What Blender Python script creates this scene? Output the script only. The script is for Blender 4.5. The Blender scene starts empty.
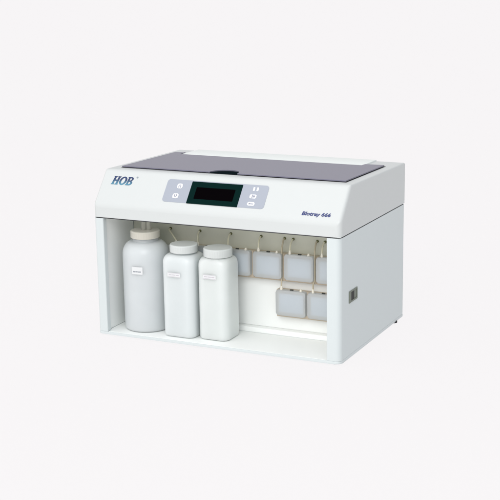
import bpy, bmesh, math
from mathutils import Vector, Matrix

SC = bpy.context.scene
COL = SC.collection

# ------------------------------------------------------------------ camera
cam_d = bpy.data.cameras.new("camera")
cam = bpy.data.objects.new("camera", cam_d)
COL.objects.link(cam)
R_ = Vector((0.90054196, 0.43448271, -0.01577837))
U_ = Vector((-0.08535547, 0.21226635, 0.97347698))
F_ = Vector((-0.42630813, 0.8753101, -0.22824023))
m = Matrix.Identity(4)
for i in range(3):
    m[i][0], m[i][1], m[i][2] = R_[i], U_[i], -F_[i]
m.translation = (1.28783783, -1.97613639, 0.70954156)
cam.matrix_world = m
cam_d.sensor_width = 36.0
cam_d.lens = 1253.846 / 500 * 36
cam_d.clip_start = 0.05
cam_d.clip_end = 500
SC.camera = cam

# ------------------------------------------------------------------ world: white studio surround, darkened on the right to shade the side faces
W = bpy.data.worlds.new("World")
SC.world = W
W.use_nodes = True
wn, wl = W.node_tree.nodes, W.node_tree.links
wn.clear()
out = wn.new("ShaderNodeOutputWorld")
bg = wn.new("ShaderNodeBackground")
tc = wn.new("ShaderNodeTexCoord")
sep = wn.new("ShaderNodeSeparateXYZ")
wl.new(tc.outputs["Generated"], sep.inputs[0])


def wmap(sock, a, b, c, d):
    n = wn.new("ShaderNodeMapRange")
    n.interpolation_type = 'SMOOTHSTEP'
    wl.new(sock, n.inputs[0])
    for k, v in zip((1, 2, 3, 4), (a, b, c, d)):
        n.inputs[k].default_value = v
    return n.outputs[0]


def wmath(op, a, b):
    n = wn.new("ShaderNodeMath")
    n.operation = op
    for k, s in enumerate((a, b)):
        if isinstance(s, (int, float)):
            n.inputs[k].default_value = s
        else:
            wl.new(s, n.inputs[k])
    return n.outputs[0]


WORLD = 0.947
dim = wmap(sep.outputs["X"], -0.05, 0.75, 0.0, 0.38)     # surround darkened to the right, so right faces go darker
up = wmap(sep.outputs["Z"], -0.02, 0.05, 0.0, 1.0)       # only above the table
room = wmath('SUBTRACT', 1.0, wmath('MULTIPLY', up, 0.26))   # upper half set dimmer than the part that lights the table
fac = wmath('MULTIPLY', room, wmath('SUBTRACT', 1.0, wmath('MULTIPLY', dim, up)))
vd = wn.new("ShaderNodeVectorMath")
vd.operation = 'DOT_PRODUCT'
vd.inputs[1].default_value = Vector((0.05, -0.62, 0.78)).normalized()
wl.new(tc.outputs["Generated"], vd.inputs[0])
zen = wmath('ADD', 1.0, wmath('MULTIPLY', wmap(vd.outputs["Value"], 0.25, 1.0, 0.0, 1.0), 1.42))   # broad glow added front and above to brighten the sloping front
wl.new(wmath('MULTIPLY', wmath('MULTIPLY', fac, zen), WORLD), bg.inputs["Strength"])
wmix = wn.new("ShaderNodeMix")
wmix.data_type = 'RGBA'
wl.new(wmath('MULTIPLY', dim, up), wmix.inputs["Factor"])
wmix.inputs["A"].default_value = (1.0, 0.985, 0.992, 1)
wmix.inputs["B"].default_value = (0.86, 0.97, 1.14, 1)       # cooler on the dim side
wl.new(wmix.outputs["Result"], bg.inputs["Color"])
wl.new(bg.outputs[0], out.inputs[0])

# ------------------------------------------------------------------ key softbox, front right and above
kd = bpy.data.lights.new("key_softbox", 'AREA')
kd.shape = 'RECTANGLE'
kd.size, kd.size_y = 1.1, 0.8
kd.energy = 16
kd.color = (0.99, 1.0, 0.965)
key = bpy.data.objects.new("key_softbox", kd)
COL.objects.link(key)
key.location = (0.80, -1.75, 1.30)
key.rotation_euler = (Vector((0.25, 0.0, 0.15)) - key.location).to_track_quat('-Z', 'Y').to_euler()

SC.view_settings.view_transform = 'Standard'
SC.view_settings.look = 'None'
SC.view_settings.exposure = 0
SC.view_settings.gamma = 1
SC.render.engine = 'CYCLES'
SC.cycles.max_bounces = 14
SC.cycles.diffuse_bounces = 8
SC.cycles.transmission_bounces = 8
SC.cycles.transparent_max_bounces = 12

# ------------------------------------------------------------------ materials


def principled(name, col, rough=0.4, metal=0.0, coat=0.0, noise=0.0, nscale=300, bump=0.0, spec=0.5):
    mt = bpy.data.materials.new(name)
    mt.use_nodes = True
    nt = mt.node_tree
    b = nt.nodes["Principled BSDF"]
    b.inputs["Base Color"].default_value = (*col, 1)
    b.inputs["Roughness"].default_value = rough
    b.inputs["Metallic"].default_value = metal
    b.inputs["Coat Weight"].default_value = coat
    b.inputs["Specular IOR Level"].default_value = spec
    if noise or bump:
        t = nt.nodes.new("ShaderNodeTexCoord")
        n = nt.nodes.new("ShaderNodeTexNoise")
        n.inputs["Scale"].default_value = nscale
        n.inputs["Detail"].default_value = 3
        nt.links.new(t.outputs["Object"], n.inputs["Vector"])
        if noise:
            mx = nt.nodes.new("ShaderNodeMix")
            mx.data_type = 'RGBA'
            nt.links.new(n.outputs["Fac"], mx.inputs["Factor"])
            mx.inputs["A"].default_value = (*[c * (1 - noise) for c in col], 1)
            mx.inputs["B"].default_value = (*[min(1, c * (1 + noise)) for c in col], 1)
            nt.links.new(mx.outputs["Result"], b.inputs["Base Color"])
        if bump:
            bp = nt.nodes.new("ShaderNodeBump")
            bp.inputs["Strength"].default_value = bump
            bp.inputs["Distance"].default_value = 0.0002
            nt.links.new(n.outputs["Fac"], bp.inputs["Height"])
            nt.links.new(bp.outputs[0], b.inputs["Normal"])
    return mt


def milky(name, col, depth=0.012, rough=0.35):
    """milky polyethylene: light spreads inside the plastic, with a soft sheen on top"""
    mt = principled(name, col, rough, spec=0.35)
    nt = mt.node_tree
    b = nt.nodes["Principled BSDF"]
    b.subsurface_method = 'RANDOM_WALK'
    b.inputs["Subsurface Weight"].default_value = 1.0
    b.inputs["Subsurface Radius"].default_value = (1.0, 1.0, 1.0)
    b.inputs["Subsurface Scale"].default_value = depth
    t = nt.nodes.new("ShaderNodeTexCoord")
    n = nt.nodes.new("ShaderNodeTexNoise")
    n.inputs["Scale"].default_value = 28
    n.inputs["Detail"].default_value = 4
    mx = nt.nodes.new("ShaderNodeMix")
    mx.data_type = 'RGBA'
    nt.links.new(t.outputs["Object"], n.inputs["Vector"])
    nt.links.new(n.outputs["Fac"], mx.inputs["Factor"])
    mx.inputs["A"].default_value = (*[c * 0.965 for c in col], 1)
    mx.inputs["B"].default_value = (*[min(0.98, c * 1.035) for c in col], 1)
    nt.links.new(mx.outputs["Result"], b.inputs["Base Color"])
    return mt


def frosted(name, col, see=0.42):
    """thin frosted plastic wall: scatters most of the light, lets some straight through"""
    mt = bpy.data.materials.new(name)
    mt.use_nodes = True
    nt = mt.node_tree
    nt.nodes.clear()
    o = nt.nodes.new("ShaderNodeOutputMaterial")
    d = nt.nodes.new("ShaderNodeBsdfDiffuse")
    t = nt.nodes.new("ShaderNodeBsdfTranslucent")
    c = nt.nodes.new("ShaderNodeBsdfTransparent")
    g = nt.nodes.new("ShaderNodeBsdfGlossy")
    f = nt.nodes.new("ShaderNodeFresnel")
    f.inputs["IOR"].default_value = 1.35
    g.inputs["Roughness"].default_value = 0.3
    for q in (d, t):
        q.inputs["Color"].default_value = (*col, 1)
    c.inputs["Color"].default_value = (0.97, 0.98, 0.98, 1)
    a, b, e = (nt.nodes.new("ShaderNodeMixShader") for _ in range(3))
    for mx, k, p, q in ((a, 0.4, d, t), (b, see, a, c), (e, None, b, g)):
        if k is not None:
            mx.inputs[0].default_value = k
        nt.links.new(p.outputs[0], mx.inputs[1])
        nt.links.new(q.outputs[0], mx.inputs[2])
    nt.links.new(f.outputs[0], e.inputs[0])
    nt.links.new(e.outputs[0], o.inputs[0])
    return mt


M = {
    'lid_white': principled('upper_white_paint', (0.585, 0.608, 0.604), 0.42, noise=0.008, nscale=60, bump=0.06, spec=0.35),
    'body_white': principled('body_white_paint', (0.605, 0.652, 0.656), 0.45, noise=0.008, nscale=60, bump=0.06, spec=0.35),
    'inner_white': principled('inner_white_plastic', (0.868, 0.887, 0.874), 0.5),
    'hinge_white': principled('hinge_white', (0.78, 0.82, 0.80), 0.45),
    'gap': principled('shadow_gap_rubber', (0.04, 0.04, 0.045), 0.7),
    'smoke': principled('smoked_acrylic', (0.160, 0.155, 0.210), 0.3, noise=0.10, nscale=420, spec=0.45),
    'notch': principled('notch_black', (0.006, 0.011, 0.014), 0.9, spec=0.0),
    'panel_grey': principled('keypad_foil', (0.345, 0.375, 0.435), 0.4, noise=0.015, nscale=200),
    'bezel': principled('display_bezel', (0.0035, 0.017, 0.0155), 0.5, spec=0.0),
    'screen': principled('display_glass', (0.002, 0.0015, 0.002), 0.5, spec=0.0),
    'button_white': principled('button_white', (0.74, 0.76, 0.79), 0.4),
    'icon_grey': principled('icon_grey', (0.28, 0.29, 0.35), 0.5),
    'model_blue': principled('model_print_blue', (0.025, 0.04, 0.17), 0.5),
    'reg_grey': principled('mark_print_grey', (0.33, 0.38, 0.42), 0.5),
    'upper_shade': principled('upper_shade_olive', (0.56, 0.565, 0.475), 0.5, noise=0.08, nscale=40),  # olive shade at the top of the bay, put into the colour
    'gap_shade_plate': principled('gap_shade_tan', (0.52, 0.44, 0.34), 0.5),  # tan of the shade around the tanks, put into the colour
    'port': principled('port_olive', (0.10, 0.105, 0.03), 0.45),
    'hose': milky('hose_amber', (0.62, 0.60, 0.47), 0.002),
    'tube_clear': frosted('tube_clear', (0.80, 0.785, 0.70), 0.5),
    'hose_gap_shade': principled('hose_gap_shade', (0.45, 0.40, 0.29), 0.4),  # lower hoses, coloured to match the painted shade of the tank gaps
    'nipple': principled('nipple_ivory', (0.78, 0.74, 0.64), 0.4),
    'latch': principled('latch_dark', (0.03, 0.032, 0.025), 0.5),
    'tank': frosted('tank_polyethylene', (0.90, 0.925, 0.93)),
    'liquid': principled('tank_liquid', (0.50, 0.575, 0.655), 0.35),
    'bottle_clear': milky('bottle_polyethylene', (0.595, 0.625, 0.635), 0.035, 0.3),
    'bottle_shaded': milky('bottle_shaded_polyethylene', (0.648, 0.685, 0.688), 0.03, 0.3),  # same plastic as the white bottle, darkened to paint its shade
    'bottle_white': milky('bottle_white_polyethylene', (0.672, 0.705, 0.694), 0.03, 0.3),
    'cap_ivory': milky('cap_ivory', (0.62, 0.60, 0.535), 0.004),
    'cap_white': milky('cap_white', (0.64, 0.665, 0.655), 0.004),
    'label': principled('label_paper', (0.69, 0.705, 0.71), 0.6),
    'label_ink': principled('label_ink', (0.30, 0.32, 0.35), 0.6),
    'label_ink_pale': principled('label_ink_pale', (0.52, 0.48, 0.53), 0.6),
    'switch_frame': principled('switch_frame', (0.17, 0.19, 0.155), 0.4, spec=0.2),
    'switch_black': principled('switch_black', (0.008, 0.011, 0.008), 0.35, spec=0.1),
    'foot': principled('foot_rubber', (0.01, 0.01, 0.012), 0.6),
}

# the printed logo runs from navy at the top of the letters to cyan at their foot (a printed fade)
lg = principled('logo_print', (0.02, 0.05, 0.2), 0.45)
nt = lg.node_tree
tcn = nt.nodes.new("ShaderNodeTexCoord")
sp = nt.nodes.new("ShaderNodeSeparateXYZ")
rp = nt.nodes.new("ShaderNodeValToRGB")
mr = nt.nodes.new("ShaderNodeMapRange")
mr.inputs[1].default_value, mr.inputs[2].default_value = 0.0, 0.0178
nt.links.new(tcn.outputs["Object"], sp.inputs[0])
nt.links.new(sp.outputs["Y"], mr.inputs[0])
nt.links.new(mr.outputs[0], rp.inputs[0])
rp.color_ramp.elements[0].position = 0.05
rp.color_ramp.elements[0].color = (0.07, 0.24, 0.35, 1)
rp.color_ramp.elements[1].position = 0.62
rp.color_ramp.elements[1].color = (0.012, 0.033, 0.115, 1)
nt.links.new(rp.outputs[0], nt.nodes["Principled BSDF"].inputs["Base Color"])
M['logo'] = lg

# added translucent table top: light from below keeps shadows off it
tb = bpy.data.materials.new('shadowless_sheet')
tb.use_nodes = True
nt = tb.node_tree
nt.nodes.clear()
o_ = nt.nodes.new("ShaderNodeOutputMaterial")
d_ = nt.nodes.new("ShaderNodeBsdfDiffuse")
t_ = nt.nodes.new("ShaderNodeBsdfTranslucent")
x_ = nt.nodes.new("ShaderNodeMixShader")
d_.inputs["Color"].default_value = (0.96, 0.95, 0.955, 1)
t_.inputs["Color"].default_value = (0.975, 0.97, 0.972, 1)
x_.inputs[0].default_value = 0.95
nt.links.new(d_.outputs[0], x_.inputs[1])
nt.links.new(t_.outputs[0], x_.inputs[2])
nt.links.new(x_.outputs[0], o_.inputs[0])
M['sheet'] = tb

# ------------------------------------------------------------------ mesh helpers


def finish(name, bm, mat, parent=None, smooth=35, loc=None):
    bmesh.ops.recalc_face_normals(bm, faces=bm.faces)
    me = bpy.data.meshes.new(name)
    bm.to_mesh(me)
    bm.free()
    mats = mat if isinstance(mat, (list, tuple)) else [mat]
    for q in mats:
        me.materials.append(q)
    if smooth:
        for p in me.polygons:
            p.use_smooth = True
        me.set_sharp_from_angle(angle=math.radians(smooth))
    ob = bpy.data.objects.new(name, me)
    COL.objects.link(ob)
    if loc is not None:
        ob.location = loc
    if parent:
        ob.parent = parent
    return ob


def weighted(ob):
    md = ob.modifiers.new("wn", 'WEIGHTED_NORMAL')
    md.keep_sharp = True
    md.weight = 80
    return ob


def thing(name, label, cat, loc=(0, 0, 0), group=None):
    e = bpy.data.objects.new(name, None)
    e.empty_display_size = 0.05
    COL.objects.link(e)
    e.location = loc
    e['label'] = label
    e['category'] = cat
    if group:
        e['group'] = group
    return e


def box(bm, a, b, bev=0.0, seg=2, mi=0):
    vs = [bm.verts.new((x, y, z)) for x in (a[0], b[0]) for y in (a[1], b[1]) for z in (a[2], b[2])]
    idx = [(0, 1, 3, 2), (4, 6, 7, 5), (0, 4, 5, 1), (2, 3, 7, 6), (0, 2, 6, 4), (1, 5, 7, 3)]
    fs = [bm.faces.new([vs[i] for i in f]) for f in idx]
    for f in fs:
        f.material_index = mi
    if bev:
        es = list({e for f in fs for e in f.edges})
        r = bmesh.ops.bevel(bm, geom=es, offset=bev, segments=seg, profile=0.5, affect='EDGES')
        for f in r['faces']:
            f.material_index = mi


def rrect(x0, y0, x1, y1, r, n=6):
    """rounded rectangle outline, r one radius or four (BL, BR, TR, TL)"""
    rs = r if isinstance(r, (list, tuple)) else (r,) * 4
    pts = []
    for (cx, cy, a0, q) in ((x0 + rs[0], y0 + rs[0], 180, rs[0]), (x1 - rs[1], y0 + rs[1], 270, rs[1]),
                            (x1 - rs[2], y1 - rs[2], 0, rs[2]), (x0 + rs[3], y1 - rs[3], 90, rs[3])):
        for k in range(n + 1):
            a = math.radians(a0 + 90 * k / n)
            pts.append((cx + q * math.cos(a), cy + q * math.sin(a)))
    return pts


def prism(bm, pts, z0, z1, mi=0, cap0=True, cap1=True):
    lo = [bm.verts.new((x, y, z0)) for x, y in pts]
    hi = [bm.verts.new((x, y, z1)) for x, y in pts]
    n = len(pts)
    fs = []
    for i in range(n):
        fs.append(bm.faces.new((lo[i], lo[(i + 1) % n], hi[(i + 1) % n], hi[i])))
    top = bot = None
    if cap1:
        top = bm.faces.new(hi)
        fs.append(top)
    if cap0:
        bot = bm.faces.new(lo[::-1])
        fs.append(bot)
    for f in fs:
        f.material_index = mi
    return top, bot


def bevel_rim(bm, faces, off, seg=3):
    es = list({e for f in faces for e in f.edges})
    bmesh.ops.bevel(bm, geom=es, offset=off, segments=seg, profile=0.5, affect='EDGES')


def lathe(bm, prof, n=48, c=(0, 0, 0), mi=0):
    rings = []
    for r, z in prof:
        if r < 1e-6:
            rings.append([bm.verts.new((c[0], c[1], c[2] + z))])
        else:
            rings.append([bm.verts.new((c[0] + r * math.cos(2 * math.pi * k / n), c[1] + r * math.sin(2 * math.pi * k / n), c[2] + z)) for k in range(n)])
    for a, b in zip(rings, rings[1:]):
        for k in range(n):
            k2 = (k + 1) % n
            if len(a) == 1 and len(b) == 1:
                continue
            if len(a) == 1:
                f = bm.faces.new((a[0], b[k2], b[k]))
            elif len(b) == 1:
                f = bm.faces.new((a[k], a[k2], b[0]))
            else:
                f = bm.faces.new((a[k], a[k2], b[k2], b[k]))
            f.material_index = mi


def tube(bm, path, r, n=10, mi=0):
    """round tube along a polyline, ends capped"""
    P = [Vector(p) for p in path]
    rings = []
    for i, p in enumerate(P):
        d = (P[min(i + 1, len(P) - 1)] - P[max(i - 1, 0)]).normalized()
        ref = Vector((1, 0, 0)) if abs(d.x) < 0.9 else Vector((0, 1, 0))
        a = d.cross(ref).normalized()
        b = d.cross(a)
        rings.append([bm.verts.new(p + r * (math.cos(2 * math.pi * k / n) * a + math.sin(2 * math.pi * k / n) * b)) for k in range(n)])
    for A, B in zip(rings, rings[1:]):
        for k in range(n):
            f = bm.faces.new((A[k], A[(k + 1) % n], B[(k + 1) % n], B[k]))
            f.material_index = mi
    for rg in (rings[0], rings[-1]):
        bm.faces.new(rg).material_index = mi


def smooth_path(pts, n=6):
    P = [Vector(p) for p in pts]
    P = [P[0] + (P[0] - P[1])] + P + [P[-1] + (P[-1] - P[-2])]
    out_ = []
    for i in range(1, len(P) - 2):
        for k in range(n):
            t = k / n
            a, b, c, d = P[i - 1:i + 3]
            out_.append(0.5 * ((2 * b) + (c - a) * t + (2 * a - 5 * b + 4 * c - d) * t * t + (3 * b - a - 3 * c + d) * t ** 3))
    out_.append(P[-2])
    return out_


def curve_mesh(name, splines, mat, parent, shear=0.0, depth=0.0003):
    """flat lettering from closed outlines (holes allowed), with a print's thickness"""
    cu = bpy.data.curves.new(name, 'CURVE')
    cu.dimensions = '2D'
    cu.fill_mode = 'BOTH'
    cu.extrude = depth
    for pts in splines:
        s = cu.splines.new('POLY')
        s.points.add(len(pts) - 1)
        for q, (x, y) in zip(s.points, pts):
            q.co = (x + shear * y, y, 0, 1)
        s.use_cyclic_u = True
    return curve_to_obj(cu, name, mat, parent)


def curve_to_obj(cu, name, mat, parent):
    tmp = bpy.data.objects.new(name + "_outline", cu)
    COL.objects.link(tmp)
    dg = bpy.context.evaluated_depsgraph_get()
    dg.update()
    me = bpy.data.meshes.new_from_object(tmp.evaluated_get(dg))
    bpy.data.objects.remove(tmp)
    bpy.data.curves.remove(cu)
    me.name = name
    me.materials.clear()
    me.materials.append(mat)
    ob = bpy.data.objects.new(name, me)
    COL.objects.link(ob)
    ob.parent = parent
    return ob


# ------------------------------------------------------------------ setting
W_, D_, H_, T_, B_ = 0.5, 0.341, 0.2302, 0.3109, 0.2563
YF, ZF = 0.0478, 0.3158
GZ = -0.004
bm = bmesh.new()
prism(bm, [(-60, -60), (60, -60), (60, 60), (-60, 60)], GZ - 0.003, GZ, cap0=False)
for f in list(bm.faces):
    if abs(f.normal.z) < 0.5 and f.calc_center_median().z < GZ - 0.001:
        bm.faces.remove(f)
tab = finish('tabletop', bm, M['sheet'], smooth=0)
tab['kind'] = 'structure'

# ------------------------------------------------------------------ the analyser
an = thing('lab_analyzer', 'white benchtop blot analyser with smoked lid, dark display and open bottle bay', 'lab instrument', (0.25, 0.17, GZ))
AN = Vector(an.location)


def part(name, bm, mat, parent=None, smooth=35):
    ob = finish(name, bm, mat, parent or an, smooth)
    if parent is None:
        ob.location = -AN
    return ob


# housing: U-shaped plan with an open bay
x0, x1, y0, y1 = -0.0045, 0.5, 0.0005, 0.340
BAY = 0.122
plan = []
for k in range(9):
    a = math.radians(180 + 90 * k / 8)
    plan.append((x0 + 0.006 + 0.006 * math.cos(a), y0 + 0.006 + 0.006 * math.sin(a)))
plan += [(0.0145, y0), (0.0155, y0 + 0.001), (0.0155, 0.012), (0.010, 0.016), (0.010, BAY), (0.490, BAY), (0.490, 0.016), (0.4755, 0.012), (0.4755, y0 + 0.001), (0.4745, y0)]
for k in range(9):
    a = math.radians(270 + 90 * k / 8)
    plan.append((x1 - 0.011 + 0.011 * math.cos(a), y0 + 0.011 + 0.011 * math.sin(a)))
plan += [(x1, y1 - 0.003), (x1 - 0.003, y1), (x0 + 0.003, y1), (x0, y1 - 0.003)]
bm = bmesh.new()
prism(bm, plan, 0.0045, 0.2286)
hs = part('housing', bm, M['body_white'])

# base plate = floor of the bay, with a thin front lip
bm = bmesh.new()
t, b = prism(bm, rrect(x0 - 0.0004, y0 - 0.0006, x1 + 0.0002, y1, (0.0065, 0.0115, 0.003, 0.003), 8), -0.0008, 0.0043)
bevel_rim(bm, [t, b], 0.0012, 2)
part('base_plate', bm, M['body_white'])
bm = bmesh.new()
prism(bm, [(0.017, 0.002), (0.474, 0.002), (0.474, 0.0115), (0.4885, 0.0160), (0.4885, 0.1053), (0.0115, 0.1053), (0.0115, 0.0160), (0.017, 0.0115)], 0.0043, 0.0048)
part('bay_floor', bm, M['inner_white'], smooth=0)
# bay liner: raised ledge along the back
bm = bmesh.new()
box(bm, (0.0108, 0.1055, 0.0044), (0.4892, BAY - 0.0003, 0.0150), 0.0015, 2)
part('bay_ledge', bm, M['inner_white'])
bm = bmesh.new()
box(bm, (0.0108, BAY - 0.0022, 0.0152), (0.4892, BAY - 0.0004, 0.1583), 0.0)
part('bay_back_panel', bm, M['inner_white'])
for wx0, wx1 in ((0.0096, 0.0106), (0.4894, 0.4902)):
    bm = bmesh.new()
    box(bm, (wx0, 0.0166, 0.0050), (wx1, BAY - 0.0034, 0.2275), 0.0)
    part('bay_side_brightener', bm, M['inner_white'], smooth=0)  # liner added to brighten the inner walls, which are body plastic
bm = bmesh.new()
box(bm, (0.0108, 0.0166, 0.2277), (0.4892, BAY - 0.0034, 0.2284), 0.0)
part('bay_ceiling', bm, M['inner_white'], smooth=0)
# olive strip with ports: paints the bay's upper shade over the white wall
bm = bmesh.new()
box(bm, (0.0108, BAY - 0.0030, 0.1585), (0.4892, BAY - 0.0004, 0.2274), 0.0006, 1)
part('upper_shade_strip', bm, M['upper_shade'])
PORTS = [0.0957, 0.1608, 0.2276, 0.2918, 0.3406, 0.3582, 0.4071, 0.4226]
for px in PORTS:
    bm = bmesh.new()
    lathe(bm, [(0, 0.0032), (0.0018, 0.0032), (0.0024, 0.0026), (0.0027, 0.0), (0.0, 0.0)], 14)
    bmesh.ops.rotate(bm, verts=bm.verts, cent=(0, 0, 0), matrix=Matrix.Rotation(math.radians(90), 3, 'X'))
    bmesh.ops.translate(bm, verts=bm.verts, vec=(px, BAY - 0.0030, 0.1922))
    part('hose_port', bm, M['port'])

# shadow gap
bm = bmesh.new()
prism(bm, rrect(x0 + 0.0015, y0 + 0.0015, x1 - 0.0012, y1 - 0.001, (0.005, 0.010, 0.002, 0.002), 8), 0.2287, 0.2303)
part('joint_seal', bm, M['gap'])

# upper housing
prof = [(0, H_ + 0.0002), (0, B_), (YF, ZF), (D_, T_), (D_, H_ + 0.0002)]
bm = bmesh.new()
L = [bm.verts.new((-0.0040, y, z)) for y, z in prof]
Rr = [bm.verts.new((W_ + 0.0006, y, z)) for y, z in prof]
bm.faces.new(L)
bm.faces.new(Rr[::-1])
for i in range(5):
    bm.faces.new((L[i], Rr[i], Rr[(i + 1) % 5], L[(i + 1) % 5]))
bmesh.ops.recalc_face_normals(bm, faces=bm.faces)
bm.edges.ensure_lookup_table()
wl_ = bm.edges.layers.float.new('bevel_weight_edge')


def near(v, y, z):
    return abs(v.co.y - y) < 1e-4 and abs(v.co.z - z) < 1e-4


for e in bm.edges:
    a, b = e.verts
    if abs(a.co.x - b.co.x) > 0.1:       # long edges
        y, z = a.co.y, a.co.z
        if near(a, 0, B_):
            e[wl_] = 0.55
        elif near(a, YF, ZF):
            e[wl_] = 0.45
        elif near(a, D_, T_):
            e[wl_] = 0.25
        elif near(a, 0, prof[0][1]):
            e[wl_] = 0.12
        else:
            e[wl_] = 0.08
    else:
        ys = sorted((a.co.y, b.co.y))
        if ys[1] < 1e-4:
            e[wl_] = 0.55 if a.co.x < 0.1 else 0.85     # vertical front corners
        elif ys[0] < 1e-4 and ys[1] < 0.1:
            e[wl_] = 0.40 if a.co.x < 0.1 else 0.55     # sides of the slope
        elif ys[0] > 0.3:
            e[wl_] = 0.2
        elif a.co.z > 0.3:
            e[wl_] = 0.26                  # top side edges
        else:
            e[wl_] = 0.1
uh = part('upper_housing', bm, M['lid_white'], smooth=40)
md = uh.modifiers.new("bevel", 'BEVEL')
md.limit_method = 'WEIGHT'
md.width = 0.012
md.segments = 5
md.harden_normals = True
weighted(uh)

# --- top: frames of reference
kt = (T_ - ZF) / (D_ - YF)
topM = Matrix.Translation((0, YF, ZF)) @ Matrix.Rotation(math.atan(kt), 4, 'X')     # local x along the width, y to the back


def on_top(name, bm, mat, parent=None, smooth=35):
    bmesh.ops.transform(bm, verts=bm.verts, matrix=topM)
    return part(name, bm, mat, parent, smooth)


def arc_notch(y_front, x_l, x_r, xa, xb, depth, y_b, ear, step):
    """outline of the cover: straight front edge with a finger notch, ears at the back corners"""
    pts = [(x_l, y_front), (xa, y_front)]
    n = 24
    for k in range(1, n):
        a = math.pi * (1 - k / n)
        pts.append(((xa + xb) / 2 + (xb - xa) / 2 * math.cos(a), y_front + depth * math.sin(a)))
    pts += [(xb, y_front), (x_r, y_front), (x_r, y_b + ear), (0.4425, y_b + ear - 0.001), (0.4420, y_b), (0.0420, y_b + step), (0.0410, y_b + ear + 0.012), (x_l, y_b + ear + 0.012)]
    return pts


cov = arc_notch(0.0245, 0.0178, 0.4815, 0.2090, 0.2665, 0.032, 0.2075, 0.0185, 0.004)
bm = bmesh.new()
gap = [(0.0165, 0.0232), (0.4828, 0.0232), (0.4828, 0.2300), (0.0165, 0.2400)]
prism(bm, gap, -0.001, 0.0004)
on_top('cover_seal', bm, M['gap'])
bm = bmesh.new()
prism(bm, rrect(0.2060, 0.0250, 0.2695, 0.0605, 0.004, 4), 0.0003, 0.0011)
on_top('finger_notch_dark', bm, M['notch'])  # flat plate, painted black for the shade inside the finger hole
bm = bmesh.new()
t, b = prism(bm, cov, 0.0014, 0.0034)
bevel_rim(bm, [t], 0.0005, 2)
sl = on_top('smoked_cover', bm, M['smoke'], smooth=0)
# hinge strip behind the cover
bm = bmesh.new()
t, b = prism(bm, [(0.0425, 0.2125), (0.4415, 0.2085), (0.4415, 0.2915), (0.0425, 0.2915)], -0.0005, 0.0026)
bevel_rim(bm, [t], 0.0010, 3)
on_top('hinge_strip', bm, M['hinge_white'])

# --- sloping front: local x along the width, y up the slope
sa = math.atan2(ZF - B_, YF)
slM = Matrix.Translation((0, 0, B_)) @ Matrix.Rotation(sa, 4, 'X')


def on_slope(name, bm, mat, parent=None, smooth=35):
    bmesh.ops.transform(bm, verts=bm.verts, matrix=slM)
    ob = finish(name, bm, mat, parent or an, smooth)
    if parent is None:
        ob.location = -AN
    return ob


def place_print(ob, x, s, lift):
    """lay lettering on the slope; its own coordinates start at its lower left"""
    ob.matrix_local = Matrix.Translation(-AN) @ slM @ Matrix.Translation((x, s, lift)) if ob.parent is an else slM @ Matrix.Translation((x, s, lift))


bm = bmesh.new()
t, b = prism(bm, rrect(0.1395, 0.0160, 0.3480, 0.0635, 0.006, 6), -0.0005, 0.0006)
cp = on_slope('control_panel', bm, M['panel_grey'])
bm = bmesh.new()
prism(bm, rrect(0.1915, 0.0155, 0.2957, 0.0615, 0.0008, 2), 0.0004, 0.0012)
on_slope('display_frame', bm, M['bezel'], cp)
bm = bmesh.new()
prism(bm, rrect(0.2040, 0.0258, 0.2835, 0.0500, 0.001, 3), 0.0008, 0.0016)
on_slope('display_screen', bm, M['screen'], cp)


def sheared(pts, cy, k):
    return [(x + k * (y - cy), y) for x, y in pts]


def button(cx, cy, w, h, r, glyph):
    w, h, r = w * 0.9, h * 0.9, r * 0.9
    bm = bmesh.new()
    t, b = prism(bm, rrect(cx - w / 2, cy - h / 2, cx + w / 2, cy + h / 2, r, 5), 0.0004, 0.0012)
    for (gx0, gy0, gx1, gy1) in glyph:
        prism(bm, rrect(cx + gx0, cy + gy0, cx + gx1, cy + gy1, 0.0004, 2), 0.0010, 0.0015, mi=1)
    on_slope('button', bm, [M['button_white'], M['icon_grey']], cp)


k1 = 0.001
button(0.1682, 0.0500, 0.0125, 0.0115, 0.0042, [(-2.6*k1, -3.4*k1, -1.2*k1, 1.0*k1), (1.2*k1, -3.4*k1, 2.6*k1, 1.0*k1), (-1.6*k1, 1.4*k1, 1.6*k1, 2.4*k1)])
button(0.1652, 0.0290, 0.0135, 0.0115, 0.0042, [(-2.6*k1, -1.0*k1, -1.2*k1, 3.4*k1), (1.2*k1, -1.0*k1, 2.6*k1, 3.4*k1), (-1.6*k1, -2.4*k1, 1.6*k1, -1.4*k1)])
# two bars
button(0.3195, 0.0547, 0.0042, 0.0085, 0.0012, [])
button(0.3268, 0.0547, 0.0042, 0.0085, 0.0012, [])
button(0.3215, 0.0395, 0.0150, 0.0090, 0.0030, [(-2.2*k1, -3.6*k1, -0.6*k1, 3.4*k1), (0.2*k1, -1.9*k1, 3.6*k1, 1.9*k1)])
button(0.3215, 0.0243, 0.0165, 0.0085, 0.0038, [(-4.5*k1, -0.8*k1, 4.5*k1, 0.8*k1), (-3.6*k1, -1.6*k1, -2.8*k1, 1.6*k1)])

# --- lettering
h = 0.0178


def ell(cx, cy, a, b, n=40):
    return [(cx + a * math.cos(2 * math.pi * k / n), cy + b * math.sin(2 * math.pi * k / n)) for k in range(n)]


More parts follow.
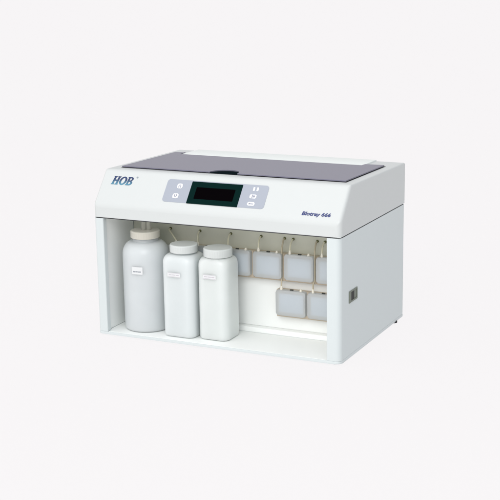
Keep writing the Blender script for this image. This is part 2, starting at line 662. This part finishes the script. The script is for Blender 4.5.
Hl = [(0, 0), (0.0062, 0), (0.0062, 0.0018), (0.0049, 0.0018), (0.0049, 0.0078), (0.0094, 0.0078), (0.0094, 0.0018), (0.0081, 0.0018), (0.0081, 0), (0.0146, 0), (0.0146, 0.0018), (0.0134, 0.0018), (0.0134, 0.0160), (0.0146, 0.0160), (0.0146, h), (0.0081, h), (0.0081, 0.0160), (0.0094, 0.0160), (0.0094, 0.0105), (0.0049, 0.0105), (0.0049, 0.0160), (0.0062, 0.0160), (0.0062, h), (0, h), (0, 0.0160), (0.0011, 0.0160), (0.0011, 0.0018), (0, 0.0018)]
ox = 0.0230
Oo = ell(ox, h / 2, 0.0078, h / 2 + 0.0002)
Oi = ell(ox, h / 2, 0.0038, h / 2 - 0.0026)
bx = 0.0312


def bowl(cx, cy, a, b, n=14):
    return [(cx + a * math.cos(t), cy + b * math.sin(t)) for t in [(-math.pi / 2 + math.pi * k / n) for k in range(n + 1)]]


Bo = [(bx, 0)] + bowl(bx + 0.0075, 0.0049, 0.0055, 0.0049) + bowl(bx + 0.0072, 0.0136, 0.0050, 0.0042)[1:] + [(bx, h), (bx, 0.0160), (bx + 0.0012, 0.0160), (bx + 0.0012, 0.0018), (bx, 0.0018)]
B1 = [(bx + 0.0048, 0.0024)] + bowl(bx + 0.0066, 0.0050, 0.0026, 0.0026) + [(bx + 0.0048, 0.0076)]
B2 = [(bx + 0.0048, 0.0104)] + bowl(bx + 0.0064, 0.0130, 0.0023, 0.0026) + [(bx + 0.0048, 0.0156)]
lo = curve_mesh('logo_lettering', [Hl, Oo, Oi, Bo, B1, B2], M['logo'], an, shear=0.20)
place_print(lo, 0.0190, 0.0438, 0.0003)


def text(name, body, size, shear, offset, mat, parent, sx=1.0):
    cu = bpy.data.curves.new(name, 'FONT')
    cu.body = body
    cu.size = size
    cu.shear = shear
    cu.offset = offset
    cu.extrude = 0.0003
    ob = curve_to_obj(cu, name, mat, parent)
    return ob


mt_ = text('model_lettering', 'Blotray 666', 0.0098, 0.16, 0.00024, M['model_blue'], an)
mxx = max(v.co.x for v in mt_.data.vertices)
mnx = min(v.co.x for v in mt_.data.vertices)
for v in mt_.data.vertices:
    v.co.x = (v.co.x - mnx) * (0.0545 / (mxx - mnx))
place_print(mt_, 0.4240, 0.0110, 0.0003)
rg = curve_mesh('registered_mark', [ell(0, 0, 0.0019, 0.0019, 24), ell(0, 0, 0.0014, 0.0014, 24),
                                    [(-0.0006, -0.0009), (-0.0002, -0.0009), (-0.0002, -0.0001), (0.0003, -0.0009), (0.0008, -0.0009), (0.0002, 0.0), (0.0007, 0.0005), (0.0003, 0.0010), (-0.0006, 0.0010)]], M['reg_grey'], an)
place_print(rg, 0.0722, 0.0618, 0.0003)

# --- power switch on the right side
bm = bmesh.new()
fr = [(0.0409, 0.1024), (0.0816, 0.1024), (0.0816, 0.1240), (0.0409, 0.1240)]
fi = [(0.0500, 0.1055), (0.0800, 0.1055), (0.0800, 0.1215), (0.0500, 0.1215)]
oV = [bm.verts.new((x1 + 0.0012, y, z)) for y, z in fr]
iV = [bm.verts.new((x1 + 0.0012, y, z)) for y, z in fi]
bV = [bm.verts.new((x1 + 0.0002, y, z)) for y, z in fi]
wV = [bm.verts.new((x1 - 0.001, y, z)) for y, z in fr]
for i in range(4):
    j = (i + 1) % 4
    bm.faces.new((oV[i], oV[j], iV[j], iV[i]))
    bm.faces.new((iV[i], iV[j], bV[j], bV[i]))
    bm.faces.new((wV[i], wV[j], oV[j], oV[i]))
bm.faces.new(bV)
sw = part('power_switch', bm, M['switch_frame'], smooth=0)
bm = bmesh.new()
box(bm, (x1 + 0.0003, 0.0505, 0.1062), (x1 + 0.0009, 0.0655, 0.1212), 0.0)
rk = finish('rocker', bm, M['switch_black'], sw)

# --- rubber feet
for fx, fy in ((0.035, 0.035), (0.465, 0.035), (0.035, 0.295), (0.4950, 0.2985)):
    bm = bmesh.new()
    lathe(bm, [(0, 0), (0.0062, 0), (0.007, 0.0006), (0.007, 0.0039), (0, 0.0039)], 20, (fx, fy, GZ))
    part('foot', bm, M['foot'])

# ------------------------------------------------------------------ bottles in the bay
FL = 0.0050


def label_strip(parent, c, w, hgt, y, z, inks, ink, curve_r=None):
    """paper label; follows the bottle when a radius is given"""
    bm = bmesh.new()
    n = 8 if curve_r else 1

    def pt(u, zz, off):
        if curve_r:
            a = -math.pi / 2 + u / curve_r
            return ((curve_r + off) * math.cos(a), (curve_r + off) * math.sin(a), zz)
        return (u, y - off, zz)

    def patch(u0, u1, z0, z1, off0, off1, mi):
        g = []
        for k in range(n + 1):
            u = u0 + (u1 - u0) * k / n
            g.append([bm.verts.new(pt(u, z0, off0)), bm.verts.new(pt(u, z0, off1)), bm.verts.new(pt(u, z1, off1)), bm.verts.new(pt(u, z1, off0))])
        for A, B in zip(g, g[1:]):
            for i in range(4):
                bm.faces.new((A[i], A[(i + 1) % 4], B[(i + 1) % 4], B[i])).material_index = mi
        bm.faces.new(g[0]).material_index = mi
        bm.faces.new(g[-1][::-1]).material_index = mi

    patch(c - w / 2, c + w / 2, z - hgt / 2, z + hgt / 2, -0.0002, 0.00015, 0)
    for (u0, u1, v0, v1) in inks:
        patch(c + u0, c + u1, z + v0, z + v1, 0.0000, 0.00025, 1)
    return finish('label', bm, [M['label'], ink], parent, 30)


def ribbed_cap(bm, r, z0, z1, n=72):
    prof_ = [(r * 0.97, z0), (r, z0 + 0.001), (r, z1 - 0.002), (r * 0.95, z1 - 0.0003), (r * 0.5, z1), (0, z1)]
    lathe(bm, prof_, n)
    for v in bm.verts:
        d = math.hypot(v.co.x, v.co.y)
        if d > r * 0.96 and z0 < v.co.z < z1:
            k = round(math.atan2(v.co.y, v.co.x) / (2 * math.pi) * n)
            if k % 2:
                s = (r - 0.0004) / r
                v.co.x *= s
                v.co.y *= s


# round bottle
b1 = thing('round_bottle', 'large round translucent bottle with ivory cap and tubes, at the left of the bay', 'bottle', (0.0722, 0.0592, FL), 'plastic bottles standing in the bay')
bm = bmesh.new()
R1 = 0.0450
pr = [(0, 0.0015), (R1 - 0.010, 0.001), (R1 - 0.005, 0.0), (R1 - 0.0015, 0.0018), (R1, 0.006), (R1, 0.148)]
for k in range(1, 9):
    a = math.radians(90 * k / 8)
    pr.append((0.0255 + (R1 - 0.0255) * math.cos(a), 0.148 + 0.026 * math.sin(a)))
pr += [(0.0245, 0.176), (0.0245, 0.184)]
lathe(bm, pr, 64)
finish('body', bm, M['bottle_clear'], b1, 40)
bm = bmesh.new()
ribbed_cap(bm, 0.0284, 0.1800, 0.1945)
finish('cap', bm, M['cap_ivory'], b1, 30)
bm = bmesh.new()
for dx, dy, tr in ((-0.003, 0.0, 0.0048), (0.0065, 0.003, 0.0048)):
    tube(bm, [(dx, dy, 0.1923), (dx, dy, 0.206), (dx * 0.9, dy + 0.002, 0.2235)], tr, 14)
finish('tube', bm, M['tube_clear'], b1, 40)
label_strip(b1, 0.0055, 0.0225, 0.0145, 0, 0.1235, [(-0.0085, -0.0040, -0.0032, -0.0008), (-0.0032, 0.0015, -0.0030, -0.0006), (0.0022, 0.0080, -0.0032, -0.0010)], M['label_ink'], R1)


def square_bottle(label, loc, hw, zs, cap_r, cz0, cz1, lab, mat):
    e = thing('square_bottle', label, 'bottle', loc, 'plastic bottles standing in the bay')
    bm = bmesh.new()
    prof_ = [(hw - 0.004, 0.0, 0.012), (hw - 0.001, 0.0014, 0.014), (hw, 0.005, 0.015), (hw, zs - 0.012, 0.015)]
    neck = cap_r - 0.004
    for k in range(1, 8):
        a = math.radians(90 * k / 7)
        s = 1 - math.cos(a)
        w = hw - (hw - neck - 0.001) * (s ** 1.15)
        prof_.append((w, zs - 0.012 + 0.0165 * math.sin(a), min(w, 0.015 + (neck - 0.015) * (s ** 1.1))))
    prof_.append((neck, zs + 0.006, neck - 0.0001))
    prof_.append((neck, cz0 + 0.004, neck - 0.0001))
    rings = []
    for (w, z, r) in prof_:
        rings.append([bm.verts.new((x, y, z)) for x, y in rrect(-w, -w, w, w, min(r, w - 0.0001), 8)])
    n = len(rings[0])
    for A, B in zip(rings, rings[1:]):
        for k in range(n):
            bm.faces.new((A[k], A[(k + 1) % n], B[(k + 1) % n], B[k]))
    bm.faces.new(rings[0][::-1])
    bmesh.ops.remove_doubles(bm, verts=bm.verts, dist=1e-6)
    finish('body', bm, mat, e, 40)
    bm = bmesh.new()
    ribbed_cap(bm, cap_r, cz0, cz1)
    finish('cap', bm, M['cap_white'], e, 30)
    c, w, hg, z = lab
    t_ = 0.0006
    label_strip(e, c, w, hg, -hw, z, [(-w / 2 + 0.001, w / 2 - 0.001, hg / 2 - 0.0012, hg / 2 - 0.0006), (-w / 2 + 0.001, w / 2 - 0.001, -hg / 2 + 0.0006, -hg / 2 + 0.0012),
                                     (-w / 2 + 0.003, -w / 6, -0.0008, 0.0006), (-w / 6 + 0.001, w / 8, -0.0008, 0.0007), (w / 8 + 0.001, w / 2 - 0.003, -0.0008, 0.0006)], M['label_ink_pale'])
    return e


square_bottle('square shouldered white bottle with white cap, between the round bottle and another square one', (0.1615, 0.050, FL), 0.0335, 0.155, 0.0268, 0.1615, 0.1770, (-0.0045, 0.0275, 0.0085, 0.1225), M['bottle_shaded'])
square_bottle('square white bottle with white cap, nearest the row of small hanging tanks', (0.2310, 0.0560, FL), 0.0314, 0.153, 0.0275, 0.1580, 0.1745, (-0.0030, 0.0275, 0.0085, 0.1235), M['bottle_white'])

# ------------------------------------------------------------------ small tanks on the back panel
TY0, TY1 = 0.095, 0.1050
TW, TH = 0.0583, 0.0490


def tank(label, xl, zb, w, port_x, hose_pts):
    cx = xl + w / 2
    e = thing('reagent_tank', label, 'tank', (cx, TY1, zb), 'small translucent tanks hung on the back of the bay')
    org = Vector(e.location)
    bm = bmesh.new()
    prism_pts = rrect(-w / 2, 0, w / 2, TH, 0.0045, 5)
    lo_ = [bm.verts.new((x, TY0 - TY1, z)) for x, z in prism_pts]
    hi_ = [bm.verts.new((x, 0, z)) for x, z in prism_pts]
    n = len(lo_)
    for i in range(n):
        bm.faces.new((lo_[i], lo_[(i + 1) % n], hi_[(i + 1) % n], hi_[i]))
    f0 = bm.faces.new(lo_)
    bm.faces.new(hi_[::-1])
    bevel_rim(bm, [f0], 0.0018, 3)
    finish('body', bm, M['tank'], e, 40)
    bm = bmesh.new()
    box(bm, (-w / 2 + 0.0050, TY0 - TY1 + 0.0022, 0.0050), (w / 2 - 0.0050, -0.0014, TH - 0.0070), 0.0030, 3)
    finish('liquid', bm, M['liquid'], e, 50)
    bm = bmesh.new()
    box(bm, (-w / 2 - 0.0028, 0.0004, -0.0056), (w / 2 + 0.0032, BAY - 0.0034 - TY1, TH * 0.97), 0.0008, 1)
    finish('gap_shade_plate', bm, M['gap_shade_plate'], e, 30)  # plate added to paint tan shade beside and below the tank
    for fx, hh in ((-w / 2 + 0.010, 0.0075), (w / 2 - 0.0105, 0.0045)):
        bm = bmesh.new()
        lathe(bm, [(0.0026, -0.0005), (0.0026, hh * 0.5), (0.0019, hh * 0.6), (0.0019, hh), (0, hh)], 14, (fx, -0.005, TH))
        finish('nipple', bm, M['nipple'], e, 40)
    bm = bmesh.new()
    box(bm, (-0.0035, -0.005, TH - 0.0003), (0.0035, -0.001, TH + 0.0018), 0.0008, 1)
    finish('latch', bm, M['latch'], e, 30)
    bm = bmesh.new()
    pts = [Vector(p) - org for p in hose_pts]
    tube(bm, smooth_path(pts), 0.0016, 10)
    finish('hose', bm, M['hose'] if zb > 0.1 else M['hose_gap_shade'], e, 60)
    return e


PY = BAY - 0.0062
ZU = 0.1182
names = ['small tank hidden behind the first square bottle, leftmost of the upper row',
         'small tank mostly behind the square bottles, second of the upper row',
         'small tank half hidden by the right square bottle',
         'small tank in full view in the upper row beside the right square bottle',
         'small tank in full view in the upper row, directly above a lower tank',
         'small tank at the upper right cut off by the right post']
for i, nm in enumerate(names):
    xl = 0.2845 + (i - 3) * 0.0646
    w = TW
    if i == 0:
        xl, w = 0.1075, 0.0415
    if i == 5:
        w = 0.0583
    px = [0.0957, 0.1608, 0.2276, 0.2918, 0.3582, 0.4226][i]
    nx = xl + 0.010
    tank(nm, xl, ZU, w, px, [(px, PY, 0.1920), (px, PY - 0.004, 0.1905), (0.5 * (px + nx), TY1 - 0.001, 0.184), (nx, TY1 - 0.005, 0.1735)])
lower = [('small tank in full view in the lower row', 0.3312, 0.3406), ('small tank in the lower row cut off by the right post', 0.3958, 0.4071)]
for nm, xl, px in lower:
    nx = xl + 0.010
    tank(nm, xl, 0.0482, TW + 0.002, px, [(px, PY, 0.1920), (px, PY - 0.004, 0.1895), (px + 0.0006, 0.1055, 0.180), (px + 0.0008, 0.1030, 0.170), (px + 0.0008, 0.1030, 0.125), (nx, TY1 - 0.004, 0.114), (nx, TY1 - 0.005, 0.1045)])
